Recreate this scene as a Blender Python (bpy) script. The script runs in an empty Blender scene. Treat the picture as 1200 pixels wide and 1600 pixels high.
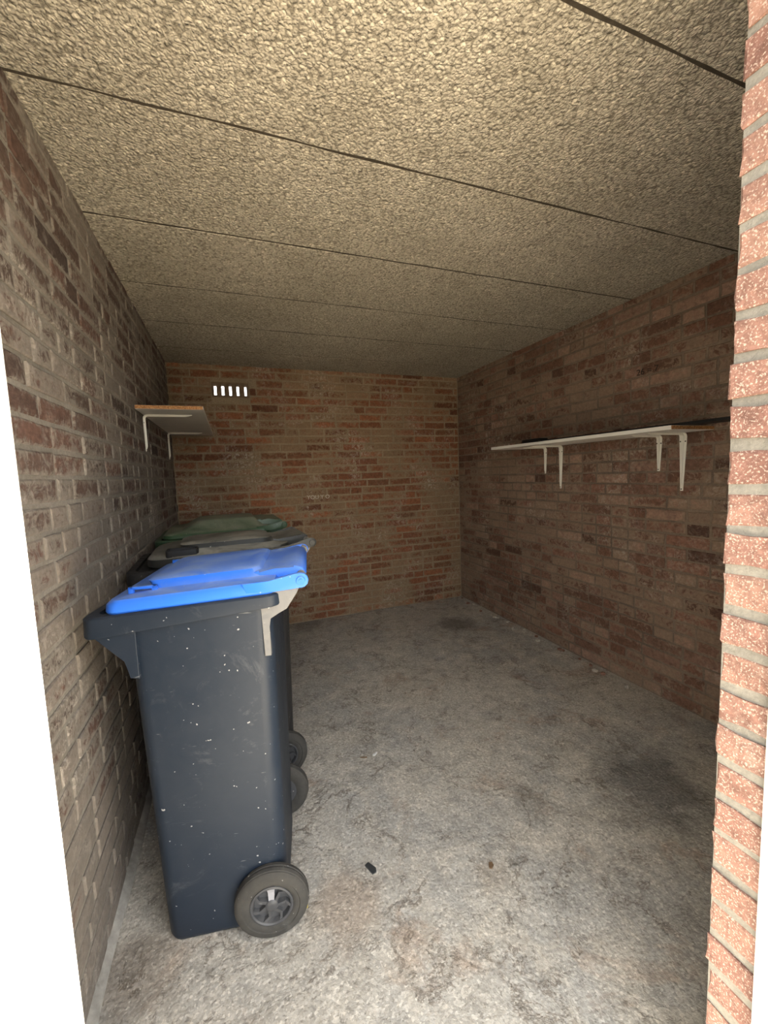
import bpy, bmesh, math, random
from mathutils import Vector, Matrix, noise
random.seed(7)
SC = bpy.context.scene
COL = SC.collection
PI = math.pi

# ------------------------------------------------------------------ camera, sky, sun, exposure
F_PX, YAW, PITCH, ROLL, CAM_H = 633.03, 0.3578, -0.0935, -0.0374, 1.2579
LX, RX, DY, HZ = -0.396, 2.100, 3.477, 2.150          # left wall, right wall, back wall, ceiling
fw = Vector((math.sin(YAW)*math.cos(PITCH), math.cos(YAW)*math.cos(PITCH), math.sin(PITCH)))
r0 = Vector((math.cos(YAW), -math.sin(YAW), 0)); u0 = r0.cross(fw)
rt = r0*math.cos(ROLL) + u0*math.sin(ROLL); up = -r0*math.sin(ROLL) + u0*math.cos(ROLL)
cam_d = bpy.data.cameras.new('camera'); cam = bpy.data.objects.new('camera', cam_d); COL.objects.link(cam)
cam.matrix_world = Matrix(((rt.x, up.x, -fw.x, 0), (rt.y, up.y, -fw.y, 0), (rt.z, up.z, -fw.z, CAM_H), (0, 0, 0, 1)))
cam_d.sensor_fit = 'HORIZONTAL'; cam_d.sensor_width = 36.0; cam_d.lens = F_PX/1200*36.0
cam_d.clip_start = 0.01; cam_d.clip_end = 200
SC.camera = cam

world = bpy.data.worlds.new('sky'); SC.world = world; world.use_nodes = True
wn = world.node_tree; bg = wn.nodes['Background']
sky = wn.nodes.new('ShaderNodeTexSky'); sky.sky_type = 'NISHITA'; sky.sun_disc = False
sky.sun_elevation = math.radians(58); sky.sun_rotation = math.radians(120); sky.air_density = 1.0; sky.dust_density = 0.6; sky.ozone_density = 1.0
mixw = wn.nodes.new('ShaderNodeMixRGB'); mixw.inputs[0].default_value = 0.60      # thin bright haze over the blue
mixw.inputs[2].default_value = (9.0, 8.5, 7.6, 1)
wn.links.new(sky.outputs[0], mixw.inputs[1]); wn.links.new(mixw.outputs[0], bg.inputs[0])
bg.inputs[1].default_value = 0.26

sun_d = bpy.data.lights.new('sun', 'SUN'); sun = bpy.data.objects.new('sun', sun_d); COL.objects.link(sun)
sun_d.energy = 17.0; sun_d.angle = math.radians(0.6); sun_d.color = (1.0, 0.93, 0.82)
sun.rotation_euler = Vector((-0.435, 0.245, -0.866)).to_track_quat('-Z', 'Y').to_euler()
sun.location = (-3, -2, 6)

vs = SC.view_settings
vs.view_transform = 'Standard'; vs.look = 'None'; vs.gamma = 1.0; vs.use_curve_mapping = False
vs.exposure = 2.1

def project(P):
    d = Vector(P) - Vector((0, 0, CAM_H)); z = d.dot(fw)
    if z < 0.05: return None
    return (600 + F_PX*d.dot(rt)/z, 800 - F_PX*d.dot(up)/z)

def floor_at(px, py):
    d = fw + rt*((px-600)/F_PX) - up*((py-800)/F_PX); k = CAM_H/-d.z; return (d.x*k, d.y*k)

# ------------------------------------------------------------------ materials
class NT:
    def __init__(s, name):
        s.m = bpy.data.materials.new(name); s.m.use_nodes = True; s.t = s.m.node_tree; s.b = s.t.nodes['Principled BSDF']
        s.b.inputs['Specular IOR Level'].default_value = 0.3
        s.pos = s.t.nodes.new('ShaderNodeNewGeometry').outputs['Position']
    def n(s, k): return s.t.nodes.new(k)
    def l(s, a, b): s.t.links.new(a, b)
    def noise(s, scale, detail=5, rough=0.55, dist=0.0, vec=None):
        n = s.n('ShaderNodeTexNoise'); n.inputs['Scale'].default_value = scale; n.inputs['Detail'].default_value = detail
        n.inputs['Roughness'].default_value = rough; n.inputs['Distortion'].default_value = dist
        s.l(vec or s.pos, n.inputs['Vector']); return n.outputs['Fac']
    def vor(s, scale, feat='F1', rnd=1.0, vec=None):
        n = s.n('ShaderNodeTexVoronoi'); n.feature = feat; n.inputs['Scale'].default_value = scale
        n.inputs['Randomness'].default_value = rnd
        s.l(vec or s.pos, n.inputs['Vector']); return n.outputs['Distance']
    def ramp(s, v, stops, interp='LINEAR'):
        n = s.n('ShaderNodeValToRGB'); n.color_ramp.interpolation = interp; e = n.color_ramp.elements
        while len(e) < len(stops): e.new(0.5)
        for q, (p, c) in zip(e, stops):
            q.position = p; q.color = (c, c, c, 1) if isinstance(c, (int, float)) else (*c, 1)
        s.l(v, n.inputs[0]); return n.outputs[0]
    def mix(s, f, a, b, mode='MIX'):
        n = s.n('ShaderNodeMixRGB'); n.blend_type = mode
        for i, v in ((0, f), (1, a), (2, b)):
            if hasattr(v, 'links'): s.l(v, n.inputs[i])
            elif i == 0: n.inputs[0].default_value = v
            else: n.inputs[i].default_value = (v, v, v, 1) if isinstance(v, (int, float)) else (*v, 1)
        return n.outputs[0]
    def math(s, op, a, b=0.0):
        n = s.n('ShaderNodeMath'); n.operation = op; n.use_clamp = False
        for i, v in ((0, a), (1, b)):
            if hasattr(v, 'links'): s.l(v, n.inputs[i])
            else: n.inputs[i].default_value = v
        return n.outputs[0]
    def sep(s, i):
        n = s.n('ShaderNodeSeparateXYZ'); s.l(s.pos, n.inputs[0]); return n.outputs[i]
    def bump(s, h, strength, dist, prev=None):
        n = s.n('ShaderNodeBump'); n.inputs['Strength'].default_value = strength; n.inputs['Distance'].default_value = dist
        s.l(h, n.inputs['Height'])
        if prev: s.l(prev, n.inputs['Normal'])
        return n.outputs[0]
    def out(s, col=None, rough=0.9, normal=None, metal=0.0):
        if col is not None:
            if hasattr(col, 'links'): s.l(col, s.b.inputs['Base Color'])
            else: s.b.inputs['Base Color'].default_value = (*col, 1)
        if hasattr(rough, 'links'): s.l(rough, s.b.inputs['Roughness'])
        else: s.b.inputs['Roughness'].default_value = rough
        if normal: s.l(normal, s.b.inputs['Normal'])
        s.b.inputs['Metallic'].default_value = metal
        return s.m

def brick_mat(name, cols, smear_col, smear, eff, attr, zlow=None, flecks=None, edge=0.16):
    """fired clay with mortar smeared over it, most along the arrises; tone differs from brick to brick"""
    t = NT(name)
    if attr:
        a = t.n('ShaderNodeAttribute'); a.attribute_name = 'tone'; rnd = a.outputs['Fac']
    else:
        rnd = t.n('ShaderNodeObjectInfo').outputs['Random']
    k = len(cols) - 1
    base = t.ramp(rnd, [(i/k, c) for i, c in enumerate(cols)])
    base = t.mix(0.8, base, t.ramp(t.noise(46, 8, 0.7, 0.5), [(0.30, 0.38), (0.70, 1.25)]), 'MULTIPLY')
    lo = t.noise(2.3, 3, 0.5, 0.4)
    mid = t.noise(24, 8, 0.72, 1.6)
    sm = t.math('ADD', t.math('MULTIPLY', lo, 0.8), t.math('MULTIPLY', mid, 1.05))
    sm = t.math('ADD', sm, t.math('MULTIPLY', t.math('SUBTRACT', t.math('FRACT', t.math('MULTIPLY', rnd, 7.31)), 0.5), 0.20))
    if edge:
        ea = t.n('ShaderNodeAttribute'); ea.attribute_name = 'edge'
        sm = t.math('ADD', sm, t.math('MULTIPLY', ea.outputs['Fac'], edge))
    if zlow:
        z = t.sep(2); low = t.ramp(t.math('ADD', t.math('MULTIPLY', z, 1/2.15), t.math('MULTIPLY', t.math('SUBTRACT', lo, 0.5), 0.5)), [(zlow[0], 1.0), (zlow[1], 0.0)])
        sm = t.math('ADD', sm, t.math('MULTIPLY', low, zlow[2]))
    m1 = t.ramp(sm, [(1.0 - smear - 0.08, 0.0), (1.0 - smear + 0.12, 0.80)])
    sc = t.mix(0.6, smear_col, t.ramp(t.noise(70, 5, 0.7), [(0.3, 0.55), (0.7, 1.3)]), 'MULTIPLY')
    col = t.mix(m1, base, sc)
    # pale lime bloom in patches
    e = t.math('MULTIPLY', t.ramp(t.noise(3.1, 4, 0.6, 0.8), [(0.50, 0.0), (0.68, 1.0)]), t.ramp(t.noise(42, 6, 0.72, 1.0), [(0.48, 0.0), (0.60, 1.0)]))
    col = t.mix(t.math('MULTIPLY', e, eff), col, (0.52, 0.47, 0.40))
    if flecks:
        f = t.ramp(t.noise(300, 3, 0.6), [(0.55, 0.0), (0.63, 1.0)])
        col = t.mix(t.math('MULTIPLY', f, flecks), col, (0.62, 0.50, 0.42))
    nb = t.bump(t.noise(26, 6, 0.65, 0.8), 0.6, 0.006)
    nb = t.bump(t.noise(150, 4, 0.6), 0.5, 0.0016, nb)
    return t.out(col, 0.93, nb)

def mortar_mat(name, c1, c2, dark=0.5):
    t = NT(name)
    col = t.mix(t.ramp(t.noise(4, 5, 0.6), [(0.35, 0.0), (0.65, 1.0)]), c1, c2)
    col = t.mix(0.7, col, t.ramp(t.noise(90, 6, 0.7), [(0.3, dark), (0.7, 1.0)]), 'MULTIPLY')
    nb = t.bump(t.noise(120, 6, 0.7), 0.8, 0.003)
    return t.out(col, 0.95, nb)

B_BACK = [(0.12, 0.050, 0.028), (0.25, 0.098, 0.050), (0.17, 0.080, 0.045), (0.31, 0.125, 0.062), (0.20, 0.078, 0.042), (0.27, 0.130, 0.075)]
B_SIDE = [(0.09, 0.048, 0.034), (0.22, 0.120, 0.082), (0.13, 0.066, 0.045), (0.32, 0.200, 0.145), (0.16, 0.080, 0.054), (0.24, 0.125, 0.085)]
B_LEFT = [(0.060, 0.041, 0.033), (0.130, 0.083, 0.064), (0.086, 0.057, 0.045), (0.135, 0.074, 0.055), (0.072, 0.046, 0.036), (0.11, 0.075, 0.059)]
B_JAMB = [(0.225, 0.117, 0.092), (0.285, 0.160, 0.124), (0.205, 0.104, 0.083), (0.315, 0.180, 0.138), (0.25, 0.136, 0.108)]
M = {}
for a in (False, True):
    s = '_run' if a else ''
    M['b_back'+s] = brick_mat('back_wall_brick'+s, B_BACK, (0.25, 0.18, 0.11), 0.05, 0.55, a, edge=0.12)
    M['b_right'+s] = brick_mat('right_wall_brick'+s, B_SIDE, (0.24, 0.17, 0.12), 0.0, 0.4, a, edge=0.10)
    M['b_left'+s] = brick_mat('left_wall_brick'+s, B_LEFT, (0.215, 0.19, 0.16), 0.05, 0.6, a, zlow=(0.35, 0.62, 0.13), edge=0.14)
    M['b_front'+s] = brick_mat('door_reveal_brick'+s, B_JAMB, (0.40, 0.28, 0.21), -0.12, 0.2, a, flecks=0.6, edge=0)
M['m_back'] = mortar_mat('back_wall_mortar', (0.36, 0.28, 0.185), (0.27, 0.205, 0.135))
M['m_right'] = mortar_mat('right_wall_mortar', (0.25, 0.185, 0.135), (0.15, 0.115, 0.085))
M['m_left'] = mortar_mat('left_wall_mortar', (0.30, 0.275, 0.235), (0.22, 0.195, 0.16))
M['m_front'] = mortar_mat('door_reveal_mortar', (0.31, 0.29, 0.25), (0.23, 0.215, 0.185))

def ceiling_mat():
    t = NT('granular_concrete_ceiling')
    col = t.mix(t.ramp(t.noise(1.7, 5, 0.6, 0.5), [(0.32, 0.0), (0.68, 1.0)]), (0.40, 0.36, 0.285), (0.49, 0.445, 0.36))
    col = t.mix(t.ramp(t.noise(5, 6, 0.7, 0.3), [(0.50, 0.0), (0.80, 0.6)]), col, (0.30, 0.27, 0.21))
    w = t.n('ShaderNodeVectorMath'); w.operation = 'ADD'
    nn = t.n('ShaderNodeTexNoise'); nn.inputs['Scale'].default_value = 70; nn.inputs['Detail'].default_value = 3; t.l(t.pos, nn.inputs['Vector'])
    sc = t.n('ShaderNodeVectorMath'); sc.operation = 'SCALE'; sc.inputs['Scale'].default_value = 0.010; t.l(nn.outputs['Color'], sc.inputs[0])
    t.l(t.pos, w.inputs[0]); t.l(sc.outputs[0], w.inputs[1]); v = w.outputs[0]
    g = t.vor(118, 'F1', 1.0, v); g2 = t.vor(210, 'F1', 1.0, v)
    vc = t.n('ShaderNodeTexVoronoi'); vc.inputs['Scale'].default_value = 118; t.l(v, vc.inputs['Vector'])
    cellv = t.n('ShaderNodeSeparateColor'); t.l(vc.outputs['Color'], cellv.inputs[0])
    col = t.mix(1.0, col, t.ramp(cellv.outputs[0], [(0.0, 0.80), (0.85, 1.05), (1.0, 1.45)]), 'MULTIPLY')
    gap = t.ramp(t.math('ADD', g, t.math('MULTIPLY', t.math('SUBTRACT', t.noise(60, 4, 0.7), 0.5), 0.5)), [(0.52, 0.0), (0.78, 1.0)])
    col = t.mix(t.math('MULTIPLY', gap, 0.62), col, (0.10, 0.085, 0.060))
    h = t.math('ADD', t.math('MULTIPLY', g, -1.0), t.math('MULTIPLY', g2, -0.4))
    nb = t.bump(h, 0.8, 0.009)
    nb = t.bump(t.noise(14, 4, 0.6), 0.35, 0.010, nb)
    return t.out(col, 0.95, nb)
M['ceiling'] = ceiling_mat()

def floor_mat():
    t = NT('worn_concrete_floor')
    a = t.noise(1.5, 6, 0.62, 0.8); b = t.noise(5.5, 8, 0.70, 0.8)
    col = t.mix(t.ramp(a, [(0.40, 0.0), (0.60, 1.0)]), (0.40, 0.385, 0.35), (0.47, 0.435, 0.37))
    col = t.mix(t.ramp(b, [(0.47, 0.0), (0.62, 0.85)]), col, (0.52, 0.48, 0.41))
    col = t.mix(t.ramp(t.noise(2.6, 7, 0.66, 1.8), [(0.55, 0.0), (0.70, 0.35)]), col, (0.24, 0.225, 0.20))
    col = t.mix(t.ramp(t.noise(3.6, 7, 0.68, 0.6), [(0.56, 0.0), (0.66, 0.55)]), col, (0.37, 0.27, 0.195))
    for px, py, rad, dark, c in ((1015, 1225, 0.26, 0.75, (0.13, 0.125, 0.12)), (715, 975, 0.20, 0.7, (0.17, 0.155, 0.135)), (770, 1365, 0.07, 0.35, (0.24, 0.19, 0.14)), (480, 975, 0.22, 0.5, (0.20, 0.18, 0.15)), (545, 1410, 0.13, 0.55, (0.36, 0.28, 0.21)), (830, 1250, 0.10, 0.45, (0.20, 0.19, 0.17)), (210, 1520, 0.13, 0.6, (0.25, 0.21, 0.17))):  # stains; the first, near the right wall, also has shade painted into it
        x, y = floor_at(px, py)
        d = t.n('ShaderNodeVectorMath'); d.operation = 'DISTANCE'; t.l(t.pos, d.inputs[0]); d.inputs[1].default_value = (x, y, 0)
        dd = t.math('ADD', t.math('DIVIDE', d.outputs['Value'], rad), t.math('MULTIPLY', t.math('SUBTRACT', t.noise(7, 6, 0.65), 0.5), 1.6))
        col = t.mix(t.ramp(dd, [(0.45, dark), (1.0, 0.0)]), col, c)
    # worn topping: thin raised skin with a ragged edge, dark where dirt sits along the edge
    sk = t.noise(2.4, 10, 0.68, 0.4)
    skin = t.ramp(sk, [(0.49, 0.0), (0.505, 1.0)])
    rim_ = t.ramp(sk, [(0.478, 0.0), (0.492, 1.0), (0.506, 0.0)])
    col = t.mix(t.math('MULTIPLY', rim_, t.ramp(t.noise(6, 3), [(0.42, 0.0), (0.56, 0.75)])), col, (0.16, 0.13, 0.10))
    grit = t.noise(16, 8, 0.68, 0.3)
    col = t.mix(0.5, col, t.ramp(grit, [(0.32, 0.62), (0.50, 1.0), (0.68, 1.25)]), 'MULTIPLY')
    vc = t.n('ShaderNodeTexVoronoi'); vc.inputs['Scale'].default_value = 170; t.l(t.pos, vc.inputs['Vector'])
    cv = t.n('ShaderNodeSeparateColor'); t.l(vc.outputs['Color'], cv.inputs[0])
    col = t.mix(0.8, col, t.ramp(cv.outputs[0], [(0.0, 0.74), (0.8, 1.06), (1.0, 1.40)]), 'MULTIPLY')
    pit = t.ramp(t.noise(75, 3, 0.6), [(0.33, 1.0), (0.40, 0.0)])
    col = t.mix(t.math('MULTIPLY', pit, 0.55), col, (0.15, 0.135, 0.115))
    sp = t.ramp(t.noise(120, 3, 0.6), [(0.66, 0.0), (0.70, 1.0)])
    col = t.mix(t.math('MULTIPLY', sp, 0.65), col, (0.70, 0.66, 0.58))
    dk = t.ramp(t.noise(30, 5, 0.7), [(0.68, 0.0), (0.73, 1.0)])
    col = t.mix(t.math('MULTIPLY', dk, 0.7), col, (0.10, 0.085, 0.07))
    nb = t.bump(skin, 0.4, 0.007)
    nb = t.bump(t.noise(24, 6, 0.62, 0.3), 0.45, 0.012, nb)
    nb = t.bump(t.noise(75, 3, 0.6), 0.4, 0.006, nb)
    t.b.inputs['Specular IOR Level'].default_value = 0.12
    return t.out(col, 0.95, nb)
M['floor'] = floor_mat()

def plastic(name, c, dust, dcol, rough=0.42, fleck=0.6, scale=14, side=0.22):
    t = NT(name)
    g = t.n('ShaderNodeNewGeometry'); sp = t.n('ShaderNodeSeparateXYZ'); t.l(g.outputs['Normal'], sp.inputs[0])
    upf = t.ramp(sp.outputs[2], [(0.55, side), (0.94, 1.0)])            # settled dust lies on what faces up
    dm = t.math('MULTIPLY', t.ramp(t.noise(scale, 6, 0.65, 0.8), [(0.35, 0.2), (0.62, 1.0)]), upf)
    col = t.mix(t.math('MULTIPLY', dm, dust), c, dcol)
    mp = t.n('ShaderNodeMapping'); mp.inputs['Scale'].default_value = (25, 25, 160); mp.inputs['Rotation'].default_value = (0.2, 0.5, 0.1); t.l(t.pos, mp.inputs[0])
    scr = t.ramp(t.noise(1.0, 2, 0.5, 0.2, mp.outputs[0]), [(0.74, 0.0), (0.78, 1.0)])
    fl = t.ramp(t.noise(95, 1, 0.4), [(0.765, 0.0), (0.775, 1.0)])
    mk = t.math('MAXIMUM', t.math('MULTIPLY', scr, 0.35), fl)
    col = t.mix(t.math('MULTIPLY', mk, fleck), col, (0.62, 0.62, 0.60))
    scuff = t.ramp(t.noise(5, 9, 0.78, 2.5), [(0.57, 0.0), (0.72, 1.0)])
    col = t.mix(t.math('MULTIPLY', scuff, 0.22*fleck), col, (0.40, 0.40, 0.40))
    ro = t.math('ADD', t.math('MULTIPLY', dm, 0.3), rough)
    return t.out(col, ro, t.bump(t.noise(300, 2, 0.5), 0.08, 0.001))
M['grey_plastic'] = plastic('charcoal_grey_bin_plastic', (0.0095, 0.0165, 0.029), 0.13, (0.20, 0.20, 0.20), 0.46, 0.45)
M['grey_worn'] = plastic('grey_plastic_rubbed_pale', (0.13, 0.13, 0.13), 0.8, (0.36, 0.33, 0.29), 0.6, 0.6, 22)
M['blue_plastic'] = plastic('blue_lid_plastic', (0.028, 0.165, 0.74), 0.75, (0.29, 0.40, 0.66), 0.38, 0.3, 9, 0.04)
M['black_plastic'] = plastic('black_bin_plastic', (0.016, 0.016, 0.017), 0.05, (0.15, 0.14, 0.13), 0.38, 0.25)
M['black_lid'] = plastic('black_lid_plastic_dusty', (0.028, 0.028, 0.026), 0.85, (0.33, 0.32, 0.275), 0.42, 0.3, 7, 0.03)
M['green_lid'] = plastic('dark_green_lid_plastic_dusty', (0.030, 0.065, 0.028), 0.85, (0.26, 0.265, 0.20), 0.38, 0.3, 6, 0.04)
M['green_body'] = plastic('dark_green_bin_plastic', (0.02, 0.045, 0.022), 0.2, (0.2, 0.2, 0.15), 0.45, 0.3)
M['rubber'] = plastic('dusty_black_rubber', (0.030, 0.029, 0.027), 0.32, (0.15, 0.14, 0.12), 0.75, 0.3, 30)
M['rubber'].node_tree.nodes['Color Ramp'].color_ramp.elements[0].color = (0.55, 0.55, 0.55, 1)
M['hub'] = plastic('grey_black_hub_plastic', (0.045, 0.047, 0.052), 0.25, (0.25, 0.24, 0.22), 0.35, 0.5, 30)
M['hub_pale'] = plastic('pale_hub_plastic', (0.25, 0.25, 0.27), 0.4, (0.36, 0.36, 0.36), 0.5, 0.8, 40)  # hub plastic for the one pale spoke
M['steel'] = plastic('dull_steel_rod', (0.28, 0.28, 0.285), 0.4, (0.36, 0.34, 0.31), 0.5, 0.4, 30)

def simple(name, c, rough=0.6, var=0.15, scale=20, bump=0.15):
    t = NT(name)
    col = t.mix(1.0, c, t.ramp(t.noise(scale, 5, 0.6), [(0.3, 1.0 - var), (0.7, 1.0 + var)]), 'MULTIPLY')
    return t.out(col, rough, t.bump(t.noise(scale*6, 3), bump, 0.001))
M['white_board'] = simple('white_melamine', (0.66, 0.63, 0.58), 0.5, 0.06, 6, 0.03)
M['white_steel'] = simple('white_painted_steel', (0.72, 0.69, 0.61), 0.4, 0.06, 15, 0.05)
M['screw'] = simple('dark_screw_head', (0.05, 0.045, 0.04), 0.5)
M['black_board'] = simple('black_board', (0.008, 0.008, 0.008), 0.6)
M['chalk'] = simple('pale_chalk', (0.52, 0.47, 0.40), 0.95, 0.2, 200)
M['ink'] = simple('dark_marker', (0.02, 0.015, 0.012), 0.8)
M['bounce_paving'] = simple('pale_bounce_paving', (0.50, 0.44, 0.34), 0.9, 0.2, 3)
M['dark_ground'] = simple('grey_brown_ground', (0.13, 0.115, 0.09), 0.95, 0.2, 3)
M['roof'] = simple('roof_felt', (0.10, 0.10, 0.10), 0.9)
M['concrete_trim'] = simple('cement_fillet', (0.33, 0.31, 0.275), 0.95, 0.3, 25, 0.8)
M['crumb'] = simple('mortar_crumb', (0.42, 0.38, 0.32), 0.95, 0.3, 60, 0.6)
M['brick_crumb'] = simple('brick_crumb', (0.22, 0.12, 0.085), 0.95, 0.3, 60, 0.6)
M['paper'] = simple('white_paper', (0.80, 0.80, 0.78), 0.8)
M['dark_scrap'] = simple('black_scrap_plastic', (0.035, 0.037, 0.038), 0.55)
M['leaf'] = simple('dry_leaf', (0.16, 0.10, 0.055), 0.9, 0.3, 80)
M['yellow_leaf'] = simple('yellow_leaf', (0.62, 0.50, 0.16), 0.7, 0.2, 80)
M['vent'] = simple('fired_clay_vent', (0.17, 0.115, 0.075), 0.9, 0.25, 30, 0.5)

def frame_mat():
    t = NT('white_painted_timber')
    dots = t.ramp(t.noise(48, 2, 0.5), [(0.735, 0.0), (0.76, 1.0)])
    col = t.mix(t.math('MULTIPLY', dots, 0.8), (0.72, 0.71, 0.65), (0.20, 0.17, 0.12))
    col = t.mix(t.ramp(t.noise(5, 5, 0.6), [(0.4, 0.0), (0.75, 0.3)]), col, (0.66, 0.65, 0.58))
    return t.out(col, 0.45, t.bump(t.noise(60, 4), 0.1, 0.001))
M['frame'] = frame_mat()
M['joint'] = simple('painted_joint_shade', (0.045, 0.036, 0.025), 0.95, 0.3, 60, 0.5)  # dark tone that paints in the shade between planks

def chip_mat():
    t = NT('chipboard_edge')
    col = t.ramp(t.noise(140, 4, 0.7), [(0.32, (0.12, 0.05, 0.02)), (0.5, (0.36, 0.17, 0.065)), (0.68, (0.55, 0.33, 0.15))])
    return t.out(col, 0.9, t.bump(t.noise(160, 4), 0.5, 0.002))
M['chip'] = chip_mat()

# ------------------------------------------------------------------ helpers
def link(name, bm, mat, parent=None, smooth=False, recalc=True):
    me = bpy.data.meshes.new(name)
    if recalc: bmesh.ops.recalc_face_normals(bm, faces=bm.faces)
    bm.to_mesh(me); bm.free()
    me.materials.append(M[mat] if isinstance(mat, str) else mat)
    if smooth:
        for p in me.polygons: p.use_smooth = True
        try: me.set_sharp_from_angle(angle=math.radians(38))
        except Exception: pass
    o = bpy.data.objects.new(name, me); COL.objects.link(o)
    if parent: o.parent = parent
    return o
def thing(name, label, cat, loc, rotz=0, group=None):
    o = bpy.data.objects.new(name, None); COL.objects.link(o); o.empty_display_size = 0.1
    o.location = loc; o.rotation_euler = (0, 0, rotz); o['label'] = label; o['category'] = cat
    if group: o['group'] = group
    return o
def tag(o, label, cat, group=None):
    o['label'] = label; o['category'] = cat
    if group: o['group'] = group
    return o
def struct(o, label=None):
    o['kind'] = 'structure'
    if label: o['label'] = label
    return o
def box(bm, x0, x1, y0, y1, z0, z1, bev=0.0):
    v = [bm.verts.new(p) for p in ((x0,y0,z0),(x1,y0,z0),(x1,y1,z0),(x0,y1,z0),(x0,y0,z1),(x1,y0,z1),(x1,y1,z1),(x0,y1,z1))]
    fs = [bm.faces.new([v[i] for i in q]) for q in ((0,3,2,1),(4,5,6,7),(0,1,5,4),(1,2,6,5),(2,3,7,6),(3,0,4,7))]
    if bev:
        es = list({e for f in fs for e in f.edges})
        bmesh.ops.bevel(bm, geom=es, offset=bev, segments=2, affect='EDGES', profile=0.5)
def boxo(name, dims, mat, parent=None, bev=0.0):
    bm = bmesh.new(); box(bm, *dims, bev=bev); return link(name, bm, mat, parent)
def rring(x0, x1, y0, y1, r, n=6):
    r = min(r, (x1-x0)/2-1e-4, (y1-y0)/2-1e-4); out = []
    for cx, cy, a0 in ((x1-r, y1-r, 0), (x0+r, y1-r, PI/2), (x0+r, y0+r, PI), (x1-r, y0+r, 1.5*PI)):
        for i in range(n+1):
            a = a0 + i/n*PI/2; out.append((cx + r*math.cos(a), cy + r*math.sin(a)))
    return out
def loft(bm, rings, cap0=True, cap1=True):
    vs_ = [[bm.verts.new(p) for p in R] for R in rings]
    for A, B in zip(vs_, vs_[1:]):
        k = len(A)
        for i in range(k): bm.faces.new((A[i], A[(i+1) % k], B[(i+1) % k], B[i]))
    if cap0: bm.faces.new(vs_[0][::-1])
    if cap1: bm.faces.new(vs_[-1])
    return vs_
def prism(bm, poly, y0, y1, bev=0.0):
    """closed polygon in X/Z pushed along Y"""
    A = [bm.verts.new((x, y0, z)) for x, z in poly]; B = [bm.verts.new((x, y1, z)) for x, z in poly]; k = len(poly)
    fs = [bm.faces.new(A), bm.faces.new(B[::-1])] + [bm.faces.new((A[i], B[i], B[(i+1) % k], A[(i+1) % k])) for i in range(k)]
    if bev:
        es = list(set(fs[0].edges) | set(fs[1].edges))
        bmesh.ops.bevel(bm, geom=es, offset=bev, segments=2, affect='EDGES', profile=0.5)
def tube(bm, p0, p1, r, n=14, r1=None):
    p0, p1 = Vector(p0), Vector(p1); d = (p1-p0).normalized()
    a = d.orthogonal().normalized(); b = d.cross(a); r1 = r if r1 is None else r1
    loft(bm, [[p + (a*math.cos(2*PI*i/n) + b*math.sin(2*PI*i/n))*q for i in range(n)] for p, q in ((p0, r), (p1, r1))])
def lathe_y(bm, prof, cx, cz, n=40, closed=True):
    """profile of (radius, y) turned about a Y axis through cx, cz"""
    rings = [[(cx + r*math.cos(2*PI*i/n), y, cz + r*math.sin(2*PI*i/n)) for i in range(n)] for r, y in prof]
    vs_ = [[bm.verts.new(p) for p in R] for R in rings]
    m = len(vs_)
    for j in range(m if closed else m-1):
        A, B = vs_[j], vs_[(j+1) % m]
        for i in range(n): bm.faces.new((A[i], A[(i+1) % n], B[(i+1) % n], B[i]))
    if not closed:
        bm.faces.new(vs_[0][::-1]); bm.faces.new(vs_[-1])

# ------------------------------------------------------------------ setting: ground, floor, ceiling
bm = bmesh.new(); box(bm, -30, 30, -30, 30, -0.20, -0.03)  # unseen ground, kept dark to cut bounce from far off
struct(link('ground', bm, 'dark_ground'), 'unseen ground around the shed, made dark to cut bounce light')
bm = bmesh.new(); box(bm, -0.55, 6, -1.9, 0.19, -0.10, -0.02)  # unseen strip, shaped to bounce sun at the ceiling, not the right wall
struct(link('reflector', bm, 'bounce_paving'), 'unseen pale path in front of the doorway')

bm = bmesh.new()
NX, NY = 130, 170; fx0, fx1, fy0, fy1 = LX-0.02, RX+0.02, 0.20, DY+0.02
gv = [[None]*(NY+1) for _ in range(NX+1)]
for i in range(NX+1):
    for j in range(NY+1):
        x = fx0+(fx1-fx0)*i/NX; y = fy0+(fy1-fy0)*j/NY
        h = 0.006*noise.fractal(Vector((x*2.1, y*2.1, 3.7)), 1.0, 2.0, 5) - 0.002
        gv[i][j] = bm.verts.new((x, y, min(h, 0.003)))
for i in range(NX):
    for j in range(NY): bm.faces.new((gv[i][j], gv[i+1][j], gv[i+1][j+1], gv[i][j+1]))
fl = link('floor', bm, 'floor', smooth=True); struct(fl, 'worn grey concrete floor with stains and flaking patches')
boxo('floor_slab', (fx0, fx1, fy0, fy1, -0.15, -0.012), 'concrete_trim', fl)

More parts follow.
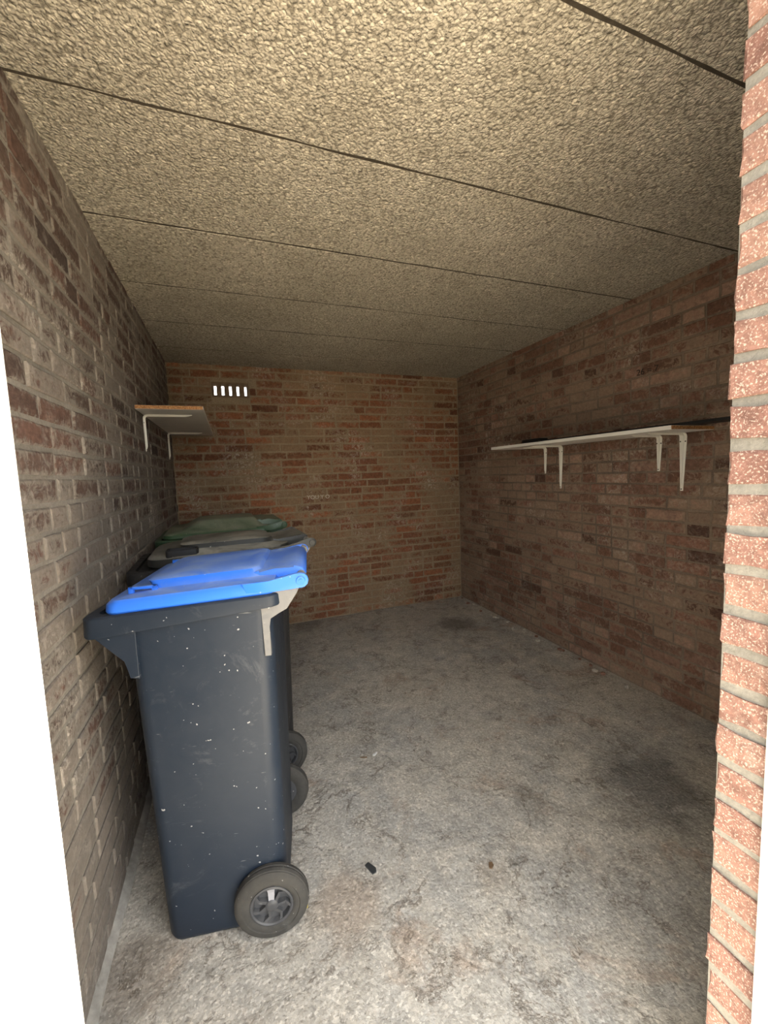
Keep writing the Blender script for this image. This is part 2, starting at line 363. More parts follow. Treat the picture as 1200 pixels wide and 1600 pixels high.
# ceiling of precast planks
JY = [0.19, 0.675, 1.165, 1.660, 2.150, 2.620, 3.095, 3.575]
ce = boxo('ceiling', (LX-0.10, RX+0.10, 0.20, 3.58, HZ+0.11, HZ+0.22), 'roof'); struct(ce, 'ceiling of granular concrete planks')
boxo('sky_block_eave', (LX-0.10, RX+0.10, 0.08, 0.199, HZ+0.03, HZ+0.22), 'roof', ce)  # unseen eave, added to block some high sky
for a in JY[1:-1]: boxo('joint_shade_strip', (LX-0.09, RX+0.09, a-0.009, a+0.009, HZ+0.0006, HZ+0.09), 'joint', ce)  # dark strips stand in for the shade line between planks
for k, (a, b) in enumerate(zip(JY, JY[1:])):
    bm = bmesh.new(); g = 0.0034 if k < 3 else 0.0046; dz = -0.001 + random.uniform(-0.0012, 0.0012)
    n = 60; prof = []
    def edge(y, s): return [(y + s*0.0018*noise.noise(Vector((q*0.35, y*9, s)))*2) for q in range(n+1)]
    ea = edge(a+g, 1); eb = edge(b-g, -1)
    rows = []
    for q in range(n+1):
        x = LX-0.09 + (RX-LX+0.18)*q/n
        rows.append([bm.verts.new(p) for p in ((x, ea[q], HZ+0.10), (x, ea[q], HZ+dz+0.004), (x, ea[q]+0.003, HZ+dz), (x, eb[q]-0.002, HZ+dz), (x, eb[q], HZ+dz+0.002), (x, eb[q], HZ+0.10))])
    for A, B in zip(rows, rows[1:]):
        for i in range(6): bm.faces.new((A[i], A[(i+1) % 6], B[(i+1) % 6], B[i]))
    bm.faces.new(rows[0]); bm.faces.new(rows[-1][::-1])
    link('ceiling_plank', bm, 'ceiling', ce)

# ------------------------------------------------------------------ brick walls
COURSE, BH = 0.0640, 0.0525
def brick_mesh(name, ln, mat, seed):
    """brick face in the local XZ plane, face towards -Y at y=0, body going back into the wall"""
    rnd = random.Random(seed); bm = bmesh.new()
    hx, hz = ln/2, BH/2
    pts = [(-hx, -hz), (-hx+ln*.36, -hz), (-hx+ln*.68, -hz), (hx, -hz), (hx, 0), (hx, hz), (hx-ln*.34, hz), (hx-ln*.70, hz), (-hx, hz), (-hx, 0)]
    j = lambda s: rnd.uniform(-s, s)
    base = [(x+j(.0020), z+j(.0017)) for x, z in pts]
    f = lambda x, s: x - math.copysign(min(s, abs(x)), x)
    rings = [[(x, 0.02, z) for x, z in base],
             [(x, 0.0022+j(.0008), z) for x, z in base],
             [(f(x, .004)+j(.001), j(.0007), f(z, .004)+j(.0008)) for x, z in base],
             [(f(x, .017)+j(.004), -.0004+j(.0006), f(z, .015)+j(.003)) for x, z in base]]
    el = bm.verts.layers.float.new('edge'); k = len(pts)
    vs_ = [[bm.verts.new(p) for p in R] for R in rings]
    for R_, e in zip(vs_, (1, 1, .8, 0)):
        for v in R_: v[el] = e
    for A, B in zip(vs_, vs_[1:]):
        for i in range(k): bm.faces.new((A[i], A[(i+1) % k], B[(i+1) % k], B[i]))
    bm.faces.new(vs_[-1])
    me = bpy.data.meshes.new(name); bmesh.ops.recalc_face_normals(bm, faces=bm.faces); bm.to_mesh(me); bm.free()
    me.materials.append(M[mat]); return me

def layout(length, p_head, seed, courses, run=2):
    """courses of a wild bond: (centre, length, course)"""
    rnd = random.Random(seed); out = []
    for c in range(courses):
        s = -rnd.choice([0.0, 0.05, 0.105, 0.155]); prev = 0
        while s < length:
            ln = 0.097 if (rnd.random() < p_head and prev < run) else 0.203
            prev = prev+1 if ln < 0.15 else 0
            a, b = max(s, 0.004), min(s+ln, length-0.004)
            if b-a > 0.03: out.append(((a+b)/2, b-a, c))
            s += ln + 0.0105 + rnd.uniform(-.0015, .0015)
    return out

def build_bricks(wall, specs, to_world, rot, mat, seed, visible, limit=300):
    """specs: (s, length, course); the 300 largest in view are objects, the rest one run"""
    rnd = random.Random(seed)
    variants = {}
    for kind, ln in (('s', 0.203), ('h', 0.097)):
        variants[kind] = [brick_mesh('brick', ln, mat, seed*50+i+(0 if kind == 's' else 20)) for i in range(9)]
    scored = []
    for s, ln, c in specs:
        z = c*COURSE + COURSE/2; P = to_world(s, z)
        a = 0.0
        if visible(P):
            q0 = [project(to_world(s+dx, z+dz)) for dx, dz in ((-ln/2, -BH/2), (ln/2, -BH/2), (ln/2, BH/2), (-ln/2, BH/2))]
            if all(q0):
                cx = sum(q[0] for q in q0)/4; cy = sum(q[1] for q in q0)/4
                if -15 < cx < 1215 and -15 < cy < 1615:
                    a = abs(sum(q0[i][0]*q0[(i+1) % 4][1]-q0[(i+1) % 4][0]*q0[i][1] for i in range(4)))/2
        scored.append((a, s, ln, c))
    scored.sort(key=lambda t: -t[0])
    run = bmesh.new(); run.verts.layers.float.new('edge'); tone = run.faces.layers.float.new('tone'); any_run = False
    for i, (a, s, ln, c) in enumerate(scored):
        kind = 's' if ln > 0.14 else 'h'; nom = 0.203 if kind == 's' else 0.097
        me = rnd.choice(variants[kind]); P = Vector(to_world(s, c*COURSE + COURSE/2 + rnd.uniform(-.0012, .0012)))
        proud = rnd.uniform(-.0015, .0025); nrm = rot @ Vector((0, -1, 0))
        mw = Matrix.Translation(P + nrm*proud) @ rot.to_4x4() @ Matrix.Rotation(rnd.uniform(-.006, .006), 4, 'Y') @ Matrix.Diagonal((ln/nom, 1, 1, 1))
        if a > 0 and i < limit:
            o = bpy.data.objects.new('brick', me); COL.objects.link(o); o.parent = wall; o.matrix_local = mw
        else:
            any_run = True; n0 = len(run.faces); tmp = me.copy(); tmp.transform(mw); run.from_mesh(tmp); bpy.data.meshes.remove(tmp)
            run.faces.ensure_lookup_table(); tv = rnd.random()
            for f in run.faces[n0:]: f[tone] = tv
    if any_run:
        o = link('brick_run', run, mat+'_run', wall, recalc=False); o['kind'] = 'stuff'
    else: run.free()

REC = 0.0034                                             # depth of the joints
NC = 34
# back wall with the opening of the air brick
VX0, VX1, VZ0, VZ1 = -0.090, 0.185, 29.5*COURSE+0.004, 31.35*COURSE
VZ0, VZ1 = 1.905, 2.020
bm = bmesh.new(); y0, y1 = DY+REC, DY+0.10
box(bm, LX-0.10, VX0, y0, y1, -0.05, HZ+0.06); box(bm, VX1, RX+0.10, y0, y1, -0.05, HZ+0.06)
box(bm, VX0, VX1, y0, y1, -0.05, VZ0); box(bm, VX0, VX1, y0, y1, VZ1, HZ+0.06)
wb = struct(link('wall_back', bm, 'm_back'), 'red-brown brick back wall with smeared mortar')
sp = []
for s, ln, c in layout(RX-LX, 0.13, 11, NC):
    a, b = LX+s-ln/2, LX+s+ln/2; z0, z1 = c*COURSE, (c+1)*COURSE
    if z1 > VZ0+0.012 and z0 < VZ1-0.012:
        if a < VX1 and b > VX0:                            # cut round the air brick
            if a < VX0-0.05: b = VX0-0.006
            elif b > VX1+0.05: a = VX1+0.006
            else: continue
    sp.append(((a+b)/2-LX, b-a, c))
build_bricks(wb, sp, lambda s, z: (LX+s, DY, z), Matrix.Identity(3), 'b_back', 3, lambda P: not (P[2] < 0.72 and P[0] < 0.25))
# left wall
bm = bmesh.new(); box(bm, LX-0.10, LX-REC, 0.30, DY+0.10, -0.05, HZ+0.06)
wl = struct(link('wall_left', bm, 'm_left'), 'brown brick left wall with pale smeared mortar')
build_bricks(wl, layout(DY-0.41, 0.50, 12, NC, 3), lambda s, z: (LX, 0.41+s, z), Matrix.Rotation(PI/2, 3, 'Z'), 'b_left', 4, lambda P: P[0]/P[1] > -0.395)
# right wall
bm = bmesh.new(); box(bm, RX+REC, RX+0.10, 0.30, DY+0.10, -0.05, HZ+0.06)
wr = struct(link('wall_right', bm, 'm_right'), 'dark brown brick right wall')
build_bricks(wr, layout(DY-0.41, 0.66, 13, NC, 6), lambda s, z: (RX, DY-s, z), Matrix.Rotation(-PI/2, 3, 'Z'), 'b_right', 5, lambda P: P[0]/P[1] < 1.80)
# front wall: stub left of the door, the pier on the right with its sunlit reveal, and the lintel
JX, JY1, JY0 = 0.725, 0.408, 0.30
bm = bmesh.new()
box(bm, LX-0.10, -0.175, JY0, JY1-REC, -0.05, HZ+0.06)
box(bm, JX+REC, RX+0.10, JY0, JY1-0.004, -0.05, HZ+0.06)
box(bm, -0.175, JX+REC, JY0, JY1-REC, 2.10, HZ+0.06)
wf = struct(link('wall_front', bm, 'm_front'), 'brick front wall with sunlit pinkish reveal beside the doorway')
rnd = random.Random(5)
jm = []
for v in range(9):
    bm = bmesh.new(); r2 = random.Random(v+70); hz = 0.0243
    # header seen end on: local x across the wall thickness (towards the room = +x), y out of the face
    w = 0.104
    def ring(dx, dy, dz): return [(-w/2+dx+r2.uniform(-.001, .001), dy, -hz+dz+r2.uniform(-.0018, .0018)), (-w/6, dy, -hz+dz+r2.uniform(-.0025, .0025)), (w/6, dy, -hz+dz+r2.uniform(-.0025, .0025)), (w/2-dx+r2.uniform(-.003, .002), dy, -hz+dz+r2.uniform(-.003, .003)),
                             (w/2-dx+r2.uniform(-.003, .002), dy, r2.uniform(-.004, .004)),
                             (w/2-dx+r2.uniform(-.003, .002), dy, hz-dz+r2.uniform(-.003, .003)), (w/6, dy, hz-dz+r2.uniform(-.0025, .0025)), (-w/6, dy, hz-dz+r2.uniform(-.0025, .0025)), (-w/2+dx+r2.uniform(-.001, .001), dy, hz-dz+r2.uniform(-.0018, .0018))]
    loft(bm, [ring(0, 0.10, 0), ring(0, 0.002, 0), ring(0.0025, 0, 0.0025)])
    bmesh.ops.recalc_face_normals(bm, faces=bm.faces)
    me = bpy.data.meshes.new('brick'); bm.to_mesh(me); bm.free(); me.materials.append(M['b_front']); jm.append(me)
for c in range(NC):
    o = bpy.data.objects.new('brick', rnd.choice(jm)); COL.objects.link(o); o.parent = wf
    z = c*COURSE + COURSE/2 + rnd.uniform(-.0015, .0015)
    if c < 3: z = c*COURSE + COURSE/2
    o.matrix_local = Matrix.Translation((JX+rnd.uniform(-.003, .002), (JY0+JY1)/2-0.001+rnd.uniform(-.002, .002), z)) @ Matrix.Rotation(-PI/2, 4, 'Z') @ Matrix.Rotation(rnd.uniform(-.012, .012), 4, 'Y') @ Matrix.Scale(-1, 4, (1, 0, 0))
for x0, ln, sd in ((0.802, RX+0.098-0.802, 31), (LX-0.098, -0.237-LX+0.098, 32)):
    build_bricks(wf, layout(ln, 0.2, sd, NC), lambda s, z, x0=x0: (x0+s, JY0-0.0034, z), Matrix.Identity(3), 'b_front', sd, lambda P: False)
build_bricks(wf, layout(RX-0.004-JX-0.10, 0.4, 33, NC), lambda s, z: (RX-0.004-s, JY1, z), Matrix.Rotation(PI, 3, 'Z'), 'b_front', 33, lambda P: False)
# timber door frame on the outer side of the wall
bm = bmesh.new()
box(bm, -0.215, -0.135, 0.291, 0.350, -0.03, 2.10, 0.003)
fr = struct(link('door_1', bm, 'frame'), 'white painted door frame with open doorway')
bm = bmesh.new(); box(bm, -0.235, -0.158, 0.215, 0.2905, -0.03, 2.10, 0.003); link('frame_post', bm, 'frame', fr)
bm = bmesh.new(); box(bm, 0.712, 0.80, 0.225, 0.334, -0.03, 2.10, 0.003); link('frame_post', bm, 'frame', fr)
bm = bmesh.new(); box(bm, -0.235, 0.80, 0.215, 0.334, 2.10, 2.17, 0.003); link('frame_head', bm, 'frame', fr)

# cement fillet along the foot of the left wall
bm = bmesh.new(); rows = []
for q in range(41):
    y = 0.41 + (DY-0.42)*q/40; k = 0.5+0.5*noise.noise(Vector((y*3, 1, 2)))
    rows.append([bm.verts.new(p) for p in ((LX-0.004, y, -0.01), (LX+0.016+0.012*k, y, -0.01), (LX+0.012+0.012*k, y, 0.006), (LX-0.002, y, 0.018+0.012*k), (LX-0.004, y, 0.018))])
for A, B in zip(rows, rows[1:]):
    for i in range(5): bm.faces.new((A[i], A[(i+1) % 5], B[(i+1) % 5], B[i]))
bm.faces.new(rows[0]); bm.faces.new(rows[-1][::-1])
struct(link('trim_1', bm, 'concrete_trim', smooth=True), 'cement fillet along the foot of the left wall')

# air brick in the back wall: five open slots
av = thing('air_vent', 'clay air brick with five bright slots high in the back wall', 'vent', ((VX0+VX1)/2, DY+0.05, VZ0))
w, h = VX1-VX0, VZ1-VZ0
slot_c = [-0.112, -0.056, 0.0, 0.056, 0.114]; sw = 0.0095; z0s, z1s = 0.014, h-0.014
for zz in ((0.0, z0s), (z1s, h)): boxo('rail', (-w/2, w/2, -0.048, 0.045, zz[0], zz[1]), 'vent', av)
edges = [-w/2] + [v for c in slot_c for v in (c-sw, c+sw)] + [w/2]
for a, b in zip(edges[0::2], edges[1::2]): boxo('bar', (a, b, -0.048, 0.045, z0s, z1s), 'vent', av, 0.003)

# faded writing on the walls
def writing(txt, size, mat, parent, loc, rot):
    cu = bpy.data.curves.new('t', 'FONT'); cu.body = txt; cu.size = size; cu.extrude = 0.0006; cu.align_x = 'CENTER'
    to = bpy.data.objects.new('t', cu); COL.objects.link(to)
    dg = bpy.context.evaluated_depsgraph_get(); me = bpy.data.meshes.new_from_object(to.evaluated_get(dg))
    bpy.data.objects.remove(to); bpy.data.curves.remove(cu)
    me.materials.clear(); me.materials.append(M[mat])
    o = bpy.data.objects.new('writing', me); COL.objects.link(o); o.parent = parent; o.location = loc; o.rotation_euler = rot
    return o
writing('YOU Y O', 0.048, 'chalk', wb, (0.700, DY-0.0035, 1.065), (PI/2, 0, 0))['label'] = 'faint pale letters on the back wall'
writing('26 = 7', 0.046, 'ink', wr, (RX-0.0035, 1.560, 1.735), (PI/2, 0, -PI/2))['label'] = 'small dark scribble high on the right wall'

# ------------------------------------------------------------------ wheeled bins
def wheel(parent, cx, cy0, cy1, r, outer=-1):
    """tyre between y=cy0 (outer face) and cy1; outer tells which way the hub faces"""
    s = outer; yo = cy0 if s < 0 else cy1; yi = cy1 if s < 0 else cy0; wdt = abs(cy1-cy0); d = (yi-yo)
    P = lambda k: yo + d*k
    bm = bmesh.new()
    prof = [(r*.56, P(.16)), (r*.60, P(.10)), (r*.68, P(.03)), (r*.74, P(.05)), (r*.76, P(.0)), (r*.86, P(.02)), (r*.93, P(.10)), (r*.965, P(.18)), (r*.955, P(.21)), (r*.985, P(.25)), (r, P(.42)), (r*.985, P(.46)), (r*.985, P(.54)), (r, P(.58)),
            (r*.985, P(.75)), (r*.955, P(.79)), (r*.965, P(.82)), (r*.93, P(.90)), (r*.86, P(.98)), (r*.68, P(.97)), (r*.56, P(.84))]
    lathe_y(bm, prof, cx, r, 48); w = link('wheel', bm, 'rubber', parent, True)
    bm = bmesh.new(); lathe_y(bm, [(r*.575, P(.80)), (r*.575, P(.08)), (r*.535, P(.05)), (r*.50, P(.10)), (r*.47, P(.40)), (r*.15, P(.46)), (r*.15, P(.80))], cx, r, 36); hb = link('hub', bm, 'hub', w, True)
    bm = bmesh.new(); lathe_y(bm, [(r*.17, P(.55)), (r*.17, P(.14)), (r*.12, P(.06)), (r*.05, P(.04))], cx, r, 20, False); link('hub_cap', bm, 'hub', w, True)
    for k in range(7):
        a = PI/2 + 2*PI*k/7; bm = bmesh.new()
        ca, sa = math.cos(a), math.sin(a); pale = k == 0
        rr0, rr1 = r*.14, r*.51; h0, h1 = r*(.05 if not pale else .075), r*(.035 if not pale else .085)
        q = []
        for rr, hh, yk in ((rr0, h0, .14), (rr1*.7, h1, .20), (rr1, h1*1.2, .12)):
            bend = 0.0 if pale else 0.10*r*math.sin((rr-rr0)/(rr1-rr0)*PI)
            q.append([(cx+ca*rr-sa*(t*hh+bend), P(yy), r+sa*rr+ca*(t*hh+bend)) for t, yy in ((-1, yk), (1, yk), (1, .5), (-1, .5))])
        loft(bm, q); link('spoke', bm, 'hub_pale' if pale else 'hub', w)
    return w

def make_bin(label, loc, rotz, D, mats):
    t = thing('wheeled_bin', label, 'bin', loc, rotz, 'wheeled bins along the left wall')
    bx0, bx1, by0, by1 = D['base']; tx0, tx1, ty0, ty1 = D['top']; rx0, rx1, ry0, ry1 = D['rim']
    zr, sl = D['zr'], D['slope']; rim = lambda x: zr + sl*(x-rx0)
    rb = D.get('rb', 0.04)
    # body: tapering tub with rounded corners
    bm = bmesh.new(); rings = []
    for z, ins in ((0.003, 0.012), (0.010, 0.003), (0.022, 0.0)) + tuple((zr*k/10-0.01, 0.0) for k in range(1, 11)):
        k = z/zr
        R = rring(bx0+(tx0-bx0)*k+ins, bx1+(tx1-bx1)*k-ins, by0+(ty0-by0)*k+ins, by1+(ty1-by1)*k-ins, rb, 7)
        rings.append([(x, y, z if z < zr*.9 else rim(x)-0.012) for x, y in R])
    loft(bm, rings); body = link('body', bm, mats['body'], t, True)
    # rim: deep rolled collar, deeper at the front, overhanging
    bm = bmesh.new(); hf, hb = D['rim_h']
    def low(x):
        k = (x-rx0)/(rx1-rx0); k = k*k*(3-2*k); return rim(x) - (hf+(hb-hf)*k)
    def rr(ins, zf, rad): return [(x, y, zf(x)) for x, y in rring(rx0+ins, rx1-ins, ry0+ins, ry1-ins, rad, 7)]
    r_ = D.get('rr', 0.035)
    loft(bm, [[(x, y, low(x)+0.004) for x, y in rring(rx0+.012, rx1-.012, ry0+.010, ry1-.010, r_, 7)],
              rr(0.0015, lambda x: low(x), r_), rr(0, lambda x: low(x)+0.004, r_), rr(0.001, lambda x: rim(x)-0.004, r_), rr(0.005, lambda x: rim(x), r_), rr(0.028, lambda x: rim(x), r_*.7), rr(0.030, lambda x: rim(x)-.01, r_*.7)])
    link('rim', bm, mats['body'], t, True)
    # gussets under the front overhang, both sides
    zl = low(tx0)
    for ya, yb in ((ty0-.004, ty0+.008), (ty1-.008, ty1+.004)):
        bm = bmesh.new(); f = rx0-tx0
        prism(bm, [(tx0+f*.80, zl+.006), (tx0+.030, zl+.012), (tx0+.030, zl-.115), (tx0+.010, zl-.112), (tx0+.002, zl-.068), (tx0+f*.28, zl-.042)], ya, yb, .0015)
        link('gusset', bm, mats['body'], t)
    # hinge lugs with the flange running down the back corner
    hx, hz = D['hinge']
    for s, yy in ((-1, D['lug'][0]), (1, D['lug'][1])):
        bm = bmesh.new(); z0 = rim(rx1)
        poly = [(rx1-.055, z0-.006), (rx1-.004, z0+.002), (hx-.008, hz+.006)]
        for k in range(5): a = PI/2 - k*PI/4*1.1; poly.append((hx+.018*math.cos(a), hz+.018*math.sin(a)))
        poly += [(hx-.012, hz-.034), (rx1+.012, z0-.046), (tx1-.006, z0-.066), (tx1-.010, z0-.088), (tx1-.008, z0-.165), (tx1-.024, z0-.165), (tx1-.026, z0-.050)]
        prism(bm, poly, yy-.011, yy+.011, .002); link('hinge_lug', bm, mats['lug'], t)
    bm = bmesh.new(); tube(bm, (hx, D['lug'][0], hz), (hx, D['lug'][1], hz), .0115, 16); link('hinge_rod', bm, mats['rod'], t, True)
    # lid
    lx0, lx1, ly0, ly1 = D['lid']; L = D['levels']
    bm = bmesh.new(); rings = []
    for ins_f, ins_b, ins_s, dz, rad in L:
        R = rring(lx0+ins_f, lx1-ins_b, ly0+ins_s, ly1-ins_s, rad, 7)
        rings.append([(x, y, rim(x)+dz+D.get('crown', 0)*math.sin(min(1, max(0, (x-lx0)/(lx1-lx0)))*PI)*(1 if dz > .028 else 0)) for x, y in R])
    loft(bm, rings); lid = link('lid', bm, mats['lid'], t, True)
    # back of the lid curving down to the rod
    bm = bmesh.new(); zt = lambda x, d: rim(x)+d; ph = D['hump']
    poly = [(lx1-.10, zt(lx1-.10, .010)), (lx1-.11, zt(lx1-.1, ph)), (lx1-.05, zt(lx1-.05, ph+.004)), (lx1-.012, zt(lx1, ph-.003)), (hx-.018, hz+.026), (hx+.004, hz+.019), (hx+.0145, hz+.002), (hx+.006, hz-.014), (hx-.010, hz-.014), (lx1-.01, zt(lx1, .008))]
    prism(bm, poly, D['hy'][0], D['hy'][1], .006); link('lid_back', bm, mats['lid'], lid, True)
    # arms out to the pivots, with a boss on each
    for s, yy in ((-1, D['arm'][0]), (1, D['arm'][1])):
        bm = bmesh.new(); poly = [(lx1-.075, rim(lx1)+.004), (lx1-.085, rim(lx1)+.030), (lx1-.02, rim(lx1)+.032), (hx-.014, hz+.018)]
        for k in range(7): a = PI/2 - k*PI/6; poly.append((hx+.0195*math.cos(a), hz+.0195*math.sin(a)))
        poly += [(hx-.02, hz-.018), (lx1-.01, rim(lx1)+.004)]
        prism(bm, poly, yy-.006, yy+.006, .002); link('hinge_arm', bm, mats['lid'], lid, True)
        bm = bmesh.new(); tube(bm, (hx, yy+s*.005, hz), (hx, yy+s*.0105, hz), .0115, 18, .0105); tube(bm, (hx, yy+s*.010, hz), (hx, yy+s*.0125, hz), .005, 12); link('pivot_boss', bm, mats['lid'], lid, True)
    # pull handles near the front corners: an upright loop on the flat
    for (xa, xb, ya, yb, hh) in D['pulls']:
        bm = bmesh.new(); zb = rim((xa+xb)/2)+.028
        box(bm, xa, xa+.013, ya, yb, zb-.006, zb+hh, .0025); box(bm, xb-.013, xb, ya, yb, zb-.006, zb+hh, .0025); box(bm, xa, xb, ya, yb, zb+hh-.008, zb+hh, .0025)
        link('lid_handle', bm, mats['lid'], lid, True)
    if 'slot' in D:                                     # dark hand recess framed by a raised lip
        xa, xb, ya, yb = D['slot']; zb = rim(xa)+D['slot_z']
        A = rring(xa, xb, ya, yb, .012, 4); B = rring(xa+.008, xb-.008, ya+.007, yb-.007, .008, 4)
        bm = bmesh.new(); loft(bm, [[(x, y, zb-.02) for x, y in A], [(x, y, zb+.015) for x, y in A], [(x, y, zb+.018) for x, y in rring(xa+.003, xb-.003, ya+.003, yb-.003, .011, 4)], [(x, y, zb+.015) for x, y in B], [(x, y, zb+.001) for x, y in B]])
        link('lid_handle', bm, mats['body'], lid, True)
    # wheels and axle
    wr_ = D['wr']; wx = D['wx']
    wheel(t, wx, D['wy'][0], D['wy'][0]+D['ww'], wr_, -1)
    wheel(t, wx, D['wy'][1]-D['ww'], D['wy'][1], wr_, 1)
    bm = bmesh.new(); tube(bm, (wx, D['wy'][0]+.008, wr_), (wx, D['wy'][1]-.008, wr_), .010, 12); link('axle', bm, 'steel', t, True)
    return t

LEV1 = [(0.004, 0.0, 0.004, 0.000, .030), (0.0, 0.0, 0.0, 0.006, .034), (0.002, 0.0, 0.002, 0.022, .034), (0.012, 0.006, 0.010, 0.031, .030), (0.085, 0.030, 0.066, 0.033, .030),
        (0.087, 0.034, 0.068, 0.034, .030), (0.074, 0.050, 0.078, 0.053, .025), (0.082, 0.060, 0.086, 0.056, .022), (0.16, 0.12, 0.16, 0.057, .02)]
D1 = dict(base=(0, .322, 0, .352), top=(-.012, .335, -.050, .402), rim=(-.100, .360, -.064, .416), zr=.947, slope=.050, rim_h=(.050, .032),
          hinge=(.411, .997), lug=(-.036, .388), lid=(-.052, .352, -.056, .408), levels=LEV1, crown=.003, hump=.044, hy=(.016, .336), arm=(-.050, .402),
          pulls=[(-.012, .055, .000, .012, .020), (-.012, .055, .340, .352, .020)], wr=.100, wx=.284, wy=(-.048, .400), ww=.046)
make_bin('charcoal wheeled bin with a bright blue lid, nearest the doorway', (-0.246, 1.147, 0.0), math.radians(-10), D1,
         dict(body='grey_plastic', lug='grey_worn', rod='steel', lid='blue_plastic'))
LEV2 = [(0.004, 0.0, 0.004, 0.000, .10), (0.0, 0.0, 0.0, 0.006, .10), (0.002, 0.0, 0.002, 0.030, .10), (0.014, 0.006, 0.012, 0.038, .09), (0.120, 0.050, 0.075, 0.041, .06),
        (0.124, 0.054, 0.078, 0.043, .06), (0.112, 0.066, 0.078, 0.060, .06), (0.125, 0.08, 0.088, 0.063, .055), (0.20, 0.16, 0.18, 0.064, .04)]
D2 = dict(base=(0, .452, 0, .34), top=(-.02, .464, -.050, .390), rim=(-.100, .490, -.060, .400), zr=.945, slope=.012, rim_h=(.050, .036),
          hinge=(.562, .990), lug=(-.030, .370), lid=(-.040, .485, -.052, .392), levels=LEV2, crown=.010, hump=.050, hy=(.06, .28), arm=(-.044, .384), rr=.045,
          pulls=[], slot=(.030, .140, -.044, .020), slot_z=.046, wr=.098, wx=.402, wy=(-.040, .380), ww=.046)
make_bin('black wheeled bin with a dusty black lid, in the middle of the row', (-0.270, 1.667, 0.0), math.radians(2.5), D2,
         dict(body='black_plastic', lug='grey_worn', rod='steel', lid='black_lid'))
LEV3 = [(0.004, 0.0, 0.004, 0.000, .05), (0.0, 0.0, 0.0, 0.006, .05), (0.002, 0.0, 0.002, 0.020, .05), (0.012, 0.006, 0.010, 0.028, .05), (0.080, 0.040, 0.040, 0.031, .05),
        (0.085, 0.045, 0.045, 0.033, .05), (0.150, 0.075, 0.090, 0.066, .04), (0.16, 0.085, 0.10, 0.070, .04), (0.22, 0.16, 0.18, 0.071, .03)]
D3 = dict(base=(0, .40, 0, .40), top=(-.02, .428, -.040, .440), rim=(-.095, .460, -.050, .450), zr=.980, slope=.008, rim_h=(.050, .036),
          hinge=(.510, 1.012), lug=(-.022, .422), lid=(-.060, .455, -.042, .442), levels=LEV3, crown=.006, hump=.055, hy=(.05, .35), arm=(-.034, .434), rr=.045,
          pulls=[], wr=.090, wx=.345, wy=(-.034, .434), ww=.042)
make_bin('wheeled bin with a dusty dark green lid, furthest from the doorway', (-0.265, 2.190, 0.0), math.radians(2), D3,
         dict(body='green_body', lug='green_body', rod='steel', lid='green_lid'))

# ------------------------------------------------------------------ shelves on pressed steel brackets
def bracket(parent, loc, rotz, leg, arm, w0=0.030, rad=0.022):
    """origin on the wall under the board; arm runs along local +X, leg hangs down, ribbed pressed steel"""
    st = []                                             # (point, normal pointing to the inner side, half width)
    n = 10
    for i in range(7):
        k = i/6; st.append(((0.0, -leg + (leg-rad)*k), (1, 0), (0.0065+(w0/2-.0065)*k)))
    for i in range(1, 7):
        a = i/6*PI/2; st.append(((rad-rad*math.cos(a), -rad+rad*math.sin(a)), (math.cos(a), -math.sin(a)), w0/2))
    for i in range(1, 7):
        k = i/6; st.append(((rad+(arm-rad)*k, 0.0), (0, -1), (w0/2+(0.0065-w0/2)*k)))
    rings = []
    for idx, ((x, z), (nx, nz), hw) in enumerate(st):
        rib = 0.010 if 0 < idx < len(st)-1 else 0.003
        sec = [(-hw, 0), (hw, 0), (hw, .0022), (hw*.42, .0026), (hw*.26, rib), (-hw*.26, rib), (-hw*.42, .0026), (-hw, .0022)]
        rings.append([(x+nx*h, y, z+nz*h) for y, h in sec])
    bm = bmesh.new(); loft(bm, rings); b = link('bracket', bm, 'white_steel', parent, True); b.location = loc; b.rotation_euler = (0, 0, rotz)
    for x, y, z, ax in ((0.0022, w0*.33, -.042, 0), (0.0022, -w0*.33, -.042, 0), (0.0035, 0, -leg+.009, 0)):
        bm = bmesh.new(); tube(bm, (x, y, z), (x+.0022, y, z), .0032, 10); link('screw', bm, 'screw', b)
    return b

# right shelf
zs = 1.405
sh = thing('wall_shelf', 'long white shelf on four white brackets along the right wall', 'shelf', (RX, 1.885, zs), PI)
bm = bmesh.new(); box(bm, 0.002, 0.290, -0.655, 0.653, 0, 0.018, .0012); link('board', bm, 'white_board', sh)
boxo('end_edge', (0.003, 0.289, 0.653, 0.6550, 0.0015, 0.0165), 'chip', sh)['label'] = 'bare brown chipboard end'
for y, leg, arm in ((2.301, .185, .200), (2.157, .288, .250), (1.484, .185, .200), (1.365, .285, .255)):
    bracket(sh, (0.004, 1.885-y, -0.0005), 0, leg, arm, 0.030 if leg < .2 else 0.036)
# left shelf
zs2 = 1.603
s2 = thing('wall_shelf', 'short white shelf with bare chipboard end on the left wall above the bins', 'shelf', (LX, 2.815, zs2), 0)
bm = bmesh.new(); box(bm, 0.002, 0.294, -0.613, 0.613, 0, 0.018, .0012); link('board', bm, 'white_board', s2)
boxo('end_edge', (0.003, 0.293, -0.6150, -0.613, 0.0010, 0.0170), 'chip', s2)['label'] = 'bare orange-brown chipboard end'
for y in (2.376, 3.225): bracket(s2, (0.004, y-2.815, -0.0005), 0, .185, .225, 0.026)
# dark things lying on the right shelf
bm = bmesh.new(); box(bm, -0.055, 0.055, -0.62, 0.62, 0, 0.012, .001)
o = link('black_board', bm, 'black_board'); o.location = (1.925, 1.50, zs+.0182); tag(o, 'thin black board on the right shelf, sticking out past its near end', 'board')
bm = bmesh.new(); box(bm, -0.035, 0.035, -0.085, 0.085, 0, 0.030, .004)
o = link('black_block', bm, 'black_board'); o.location = (1.925, 2.215, zs+.0182); tag(o, 'small low black block lying halfway along the right shelf', 'block')

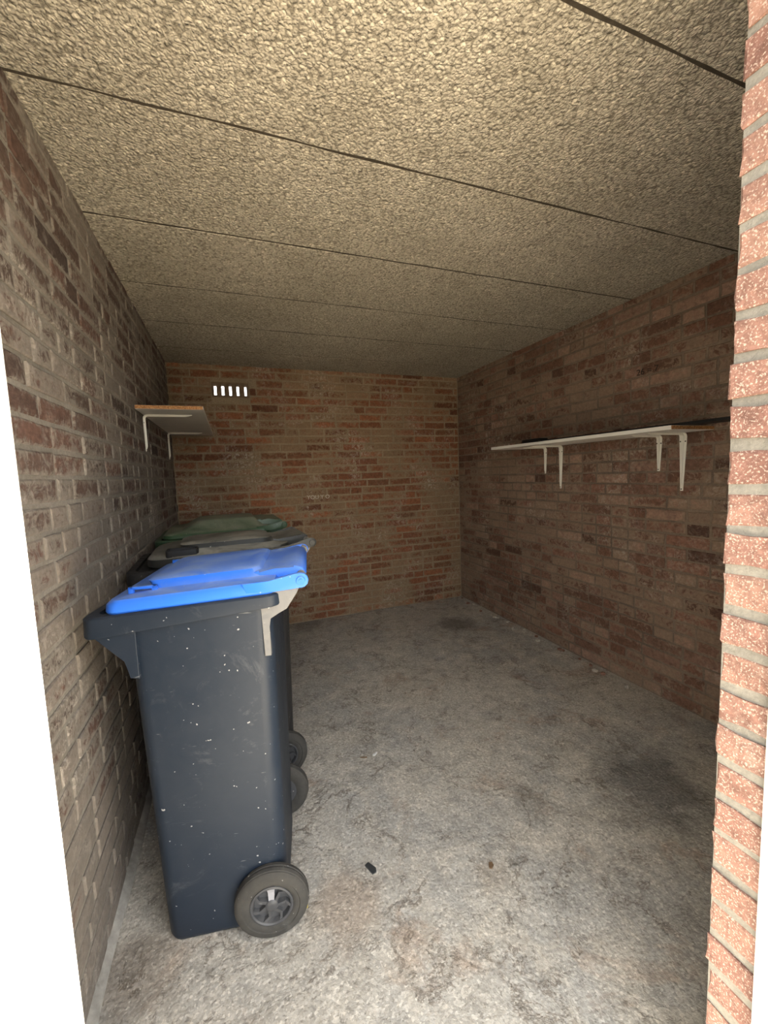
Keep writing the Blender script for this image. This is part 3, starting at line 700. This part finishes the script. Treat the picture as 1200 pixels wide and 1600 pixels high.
# ------------------------------------------------------------------ litter on the floor
def fz(x, y): return min(0.006*noise.fractal(Vector((x*2.1, y*2.1, 3.7)), 1.0, 2.0, 5) - 0.002, 0.003)
def scrap(name, px, py, outline, th, mat, label, cat, rot=0.0, curl=0.0):
    x, y = floor_at(px, py); bm = bmesh.new()
    loft(bm, [[(a, b, curl*a*a*40) for a, b in outline], [(a, b, th+curl*a*a*40) for a, b in outline]])
    o = link(name, bm, mat); o.location = (x, y, fz(x, y)+.0022); o.rotation_euler = (0, 0, rot); return tag(o, label, cat)
scrap('plastic_scrap', 579, 1357, [(-.008, -.020), (.006, -.022), (.013, -.012), (.006, .020), (-.008, .019)], .004, 'dark_scrap', 'black strip of plastic lying on the floor near the blue-lid bin', 'litter', 0.35)
scrap('paper_scrap', 586, 1179, [(-.012, -.004), (-.004, -.008), (.004, -.003), (.014, .006), (.010, .010), (.001, .004), (-.010, .004)], .003, 'paper', 'white torn scrap on the floor in the middle of the room', 'litter', 0.1, .05)
scrap('twig', 568, 1184, [(-.016, -.001), (.0, -.003), (.016, -.002), (.015, .001), (.0, .001), (-.015, .0015)], .003, 'leaf', 'tiny dark twig beside the white scrap on the floor', 'litter', -0.4)
scrap('dry_leaf', 767, 1353, [(-.010, -.006), (.004, -.008), (.012, .0), (.006, .008), (-.004, .006), (-.012, .002)], .003, 'leaf', 'small dark dry leaf on the floor in front of the right wall', 'litter', 0.7, .05)
scrap('leaf_scrap', 478, 1417, [(-.007, -.004), (.003, -.006), (.008, .0), (.003, .006), (-.006, .004)], .002, 'yellow_leaf', 'yellow leaf scrap beside the front bin wheel', 'litter', 0.5)
rnd = random.Random(21)
def crumb(bm, s, rnd):
    bmesh.ops.create_icosphere(bm, subdivisions=1, radius=s)
    for v in bm.verts: v.co = Vector((v.co.x*rnd.uniform(.7, 1.4), v.co.y*rnd.uniform(.7, 1.4), max(v.co.z*rnd.uniform(.5, .8), -s*.35)))
cm = []
for k in range(6):
    bm = bmesh.new(); crumb(bm, 0.011, rnd); me = bpy.data.meshes.new('crumb'); bm.to_mesh(me); bm.free(); me.materials.append(M['brick_crumb' if k % 3 == 0 else 'crumb']); cm.append(me)
for k in range(22):
    y = 3.38 - 1.75*(k/21)**1.1 + rnd.uniform(-.05, .05); x = RX-0.015-abs(rnd.gauss(0, .022)); s = rnd.uniform(.7, 1.7)
    o = bpy.data.objects.new('mortar_crumb', rnd.choice(cm)); COL.objects.link(o); o.location = (x-.012*s, y, fz(x, y)+.0035*s); o.scale = (s, s, s); o.rotation_euler = (0, 0, rnd.uniform(0, 6))
    tag(o, 'mortar crumb on the floor along the foot of the right wall', 'crumb', 'mortar crumbs along the right wall')
